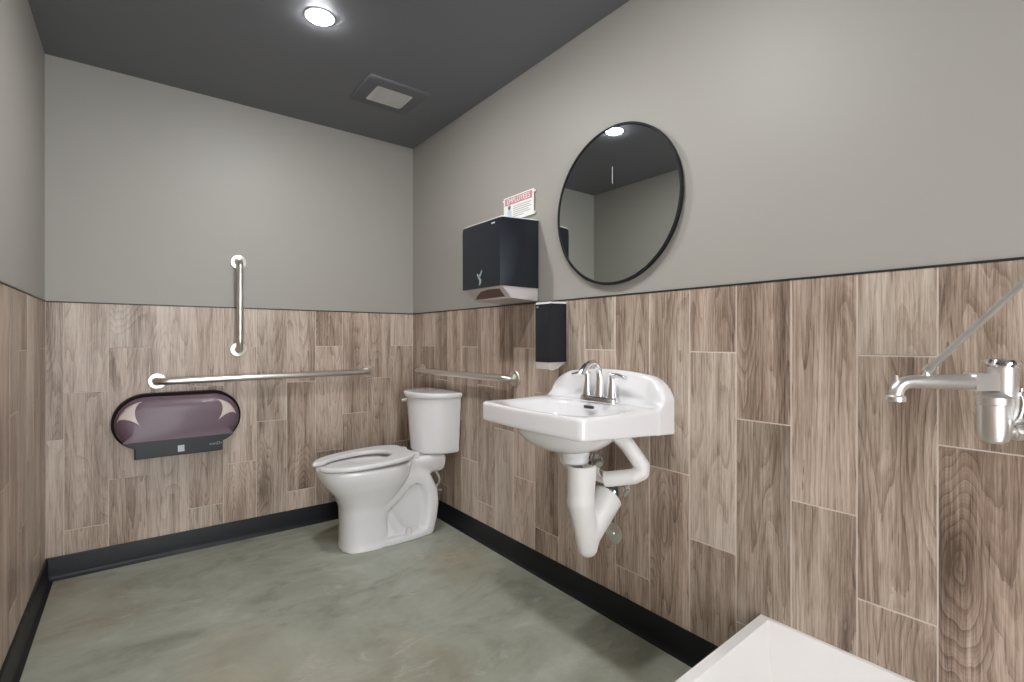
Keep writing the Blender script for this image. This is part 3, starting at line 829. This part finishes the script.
bx, by = -.135, -2.756
SD = Vector((-.793, .609, 0))
t = thing('service_faucet', (bx, by, .86), 'chrome wall-mounted service faucet with brace rod above the mop sink', 'faucet')
def L(a, z, s=0): 
    p = Vector((bx, by, z))+SD*a+Vector((-SD.y, SD.x, 0))*s; return tuple(p)
bm = bmesh.new()
add_lathe(bm, L(.012, .862), (0, 0, 1), [(.013, -.002), (.015, 0), (.021, .003), (.0240, .012), (.0250, .03), (.0250, .070), (.0275, .072), (.0275, .085), (.024, .088), (.018, .094)], 32)
add_lathe(bm, L(-.005, .900), (0, 0, 1), [(.012, -.002), (.016, 0), (.0215, .02), (.0225, .045), (.0215, .06), (.0225, .07), (.0230, .104)], 32)
bm_obj('valve_body', bm, M['rough_chrome'], t)
lathe('vacuum_breaker_cap', L(-.005, 1.002), (0, 0, 1), [(.021, 0), (.021, .005), (.028, .007), (.029, .011), (.026, .016), (.016, .018), (0, .0185)], M['chrome'], t)
bm = bmesh.new()
zs = .976
pts = smooth_path([L(.030, zs), L(.07, zs), L(.13, zs), L(.165, zs), L(.184, zs-.004), L(.195, zs-.014), L(.198, zs-.027)], 5)
k = len(pts)
add_tube(bm, pts, [.0145 if i < 6 else .0145-.0025*min(1, (i-6)/10) for i in range(k)], 20)
add_lathe(bm, L(.198, zs-.037), (0, 0, 1), [(.0150, 0), (.0155, .002), (.0155, .009), (.0125, .012)], 24)
add_tube(bm, [L(.140, zs+.006), L(.140, zs+.021)], .006, 10)
add_tube(bm, [L(.194, zs-.004), L(.197, zs+.012)], [.006, .002], 8)
bm_obj('spout', bm, M['rough_chrome'], t)
box('union_block', (-.022, -.014, -.0165), (.022, .014, .0165), M['rough_chrome'], None, bevel=(.003, 2))
ub = C.objects['union_block']; ub.data.transform(Matrix.Rotation(math.atan2(SD.y, SD.x), 4, 'Z')); ub.data.transform(Matrix.Translation(Vector(L(.036, zs))-wl(t))); ub.parent = t
a, b = Vector(L(.140, zs+.019)), Vector((-.004, -2.800, 1.206))
bm = bmesh.new(); d = (b-a).normalized()
add_tube(bm, [a-d*.004, a+d*.012, a+d*.016, b], [.0085, .0085, .0062, .0062], 12)
br = bm_obj('brace_rod', bm, M['rough_chrome'], t)
lathe('brace_flange', (-.0003, -2.800, 1.206), (-1, 0, 0), [(.024, 0), (.023, .004), (.008, .008), (.006, .012)], M['chrome'], br, seg=24)
VX, VZ = -.105, .895                                # valve bridge running along the wall beside the body
bm = bmesh.new()
add_tube(bm, [L(.0, .879), L(-.050, .881)], .0115, 16)
add_tube(bm, [L(-.022, .880), L(-.040, .881)], .0165, 6)
add_tube(bm, [L(-.012, .903), L(-.055, .902)], .0105, 16)
add_tube(bm, [L(-.040, .902), L(-.056, .902)], .0150, 6)
add_tube(bm, [(VX, by-.036, VZ), (VX, by-.060, VZ), (VX, by-.23, VZ), (VX, by-.25, VZ)], [.015, .019, .019, .015], 20)
bm_obj('valve_bridge', bm, M['rough_chrome'], t)
for yy in (by-.095, by-.205):
    bm = bmesh.new()
    add_lathe(bm, (-.0005, yy, VZ), (-1, 0, 0), [(.032, 0), (.031, .005), (.016, .010), (.016, .045), (.021, .046), (.021, .068), (.015, .07), (.015, -VX)], 24)
    sa = bm_obj('supply_arm', bm, M['rough_chrome'], t)
    bm = bmesh.new()
    add_lathe(bm, (VX, yy, VZ+.012), (0, 0, 1), [(.014, 0), (.014, .028), (.009, .03), (.007, .050)], 14)
    for q in range(4):
        an = q*PI/2+.5; add_tube(bm, [(VX, yy, VZ+.060), (VX+.026*math.cos(an), yy+.026*math.sin(an), VZ+.062)], [.006, .005], 8)
    bm_obj('supply_handle', bm, M['chrome'], sa)
bm = bmesh.new()                                    # stop lever and screw between body and bridge
add_tube(bm, smooth_path([(bx+.012, by-.030, VZ+.012), (bx+.014, by-.034, VZ+.035), (bx+.012, by-.030, VZ+.058)], 4), [.009]*5+[.0065]*4, 12)
add_lathe(bm, (bx+.012, by-.030, VZ+.056), (0, 0, 1), [(.009, 0), (.009, .006), (.005, .008), (.005, .014)], 12)
bm_obj('stop_lever', bm, M['chrome'], t)
# ------------------------------------------------------------------ camera, world, colour
cam = bpy.data.cameras.new('camera'); co = bpy.data.objects.new('camera', cam); C.objects.link(co)
co.location = (-1.437, -2.93, 1.056)
co.rotation_euler = (PI/2, 0, -math.radians(37.55))
cam.sensor_width = 36; cam.lens = 491/1024*36; cam.clip_start = .02
cam.shift_y = -(341-339.5)/1024
sc.camera = co
w = bpy.data.worlds.new('world'); sc.world = w; w.use_nodes = True
w.node_tree.nodes['Background'].inputs['Color'].default_value = (.93, .965, 1, 1)
w.node_tree.nodes['Background'].inputs['Strength'].default_value = 9.5  # bright fill entering only through the added doorway
sc.view_settings.view_transform = 'Standard'; sc.view_settings.look = 'None'
sc.view_settings.exposure = 0; sc.view_settings.gamma = 1; sc.view_settings.use_curve_mapping = False
sc.cycles.use_denoising = True
sc.cycles.max_bounces = 10; sc.cycles.diffuse_bounces = 8
for o in list(C.objects):
    if 'wloc' in o: del o['wloc']
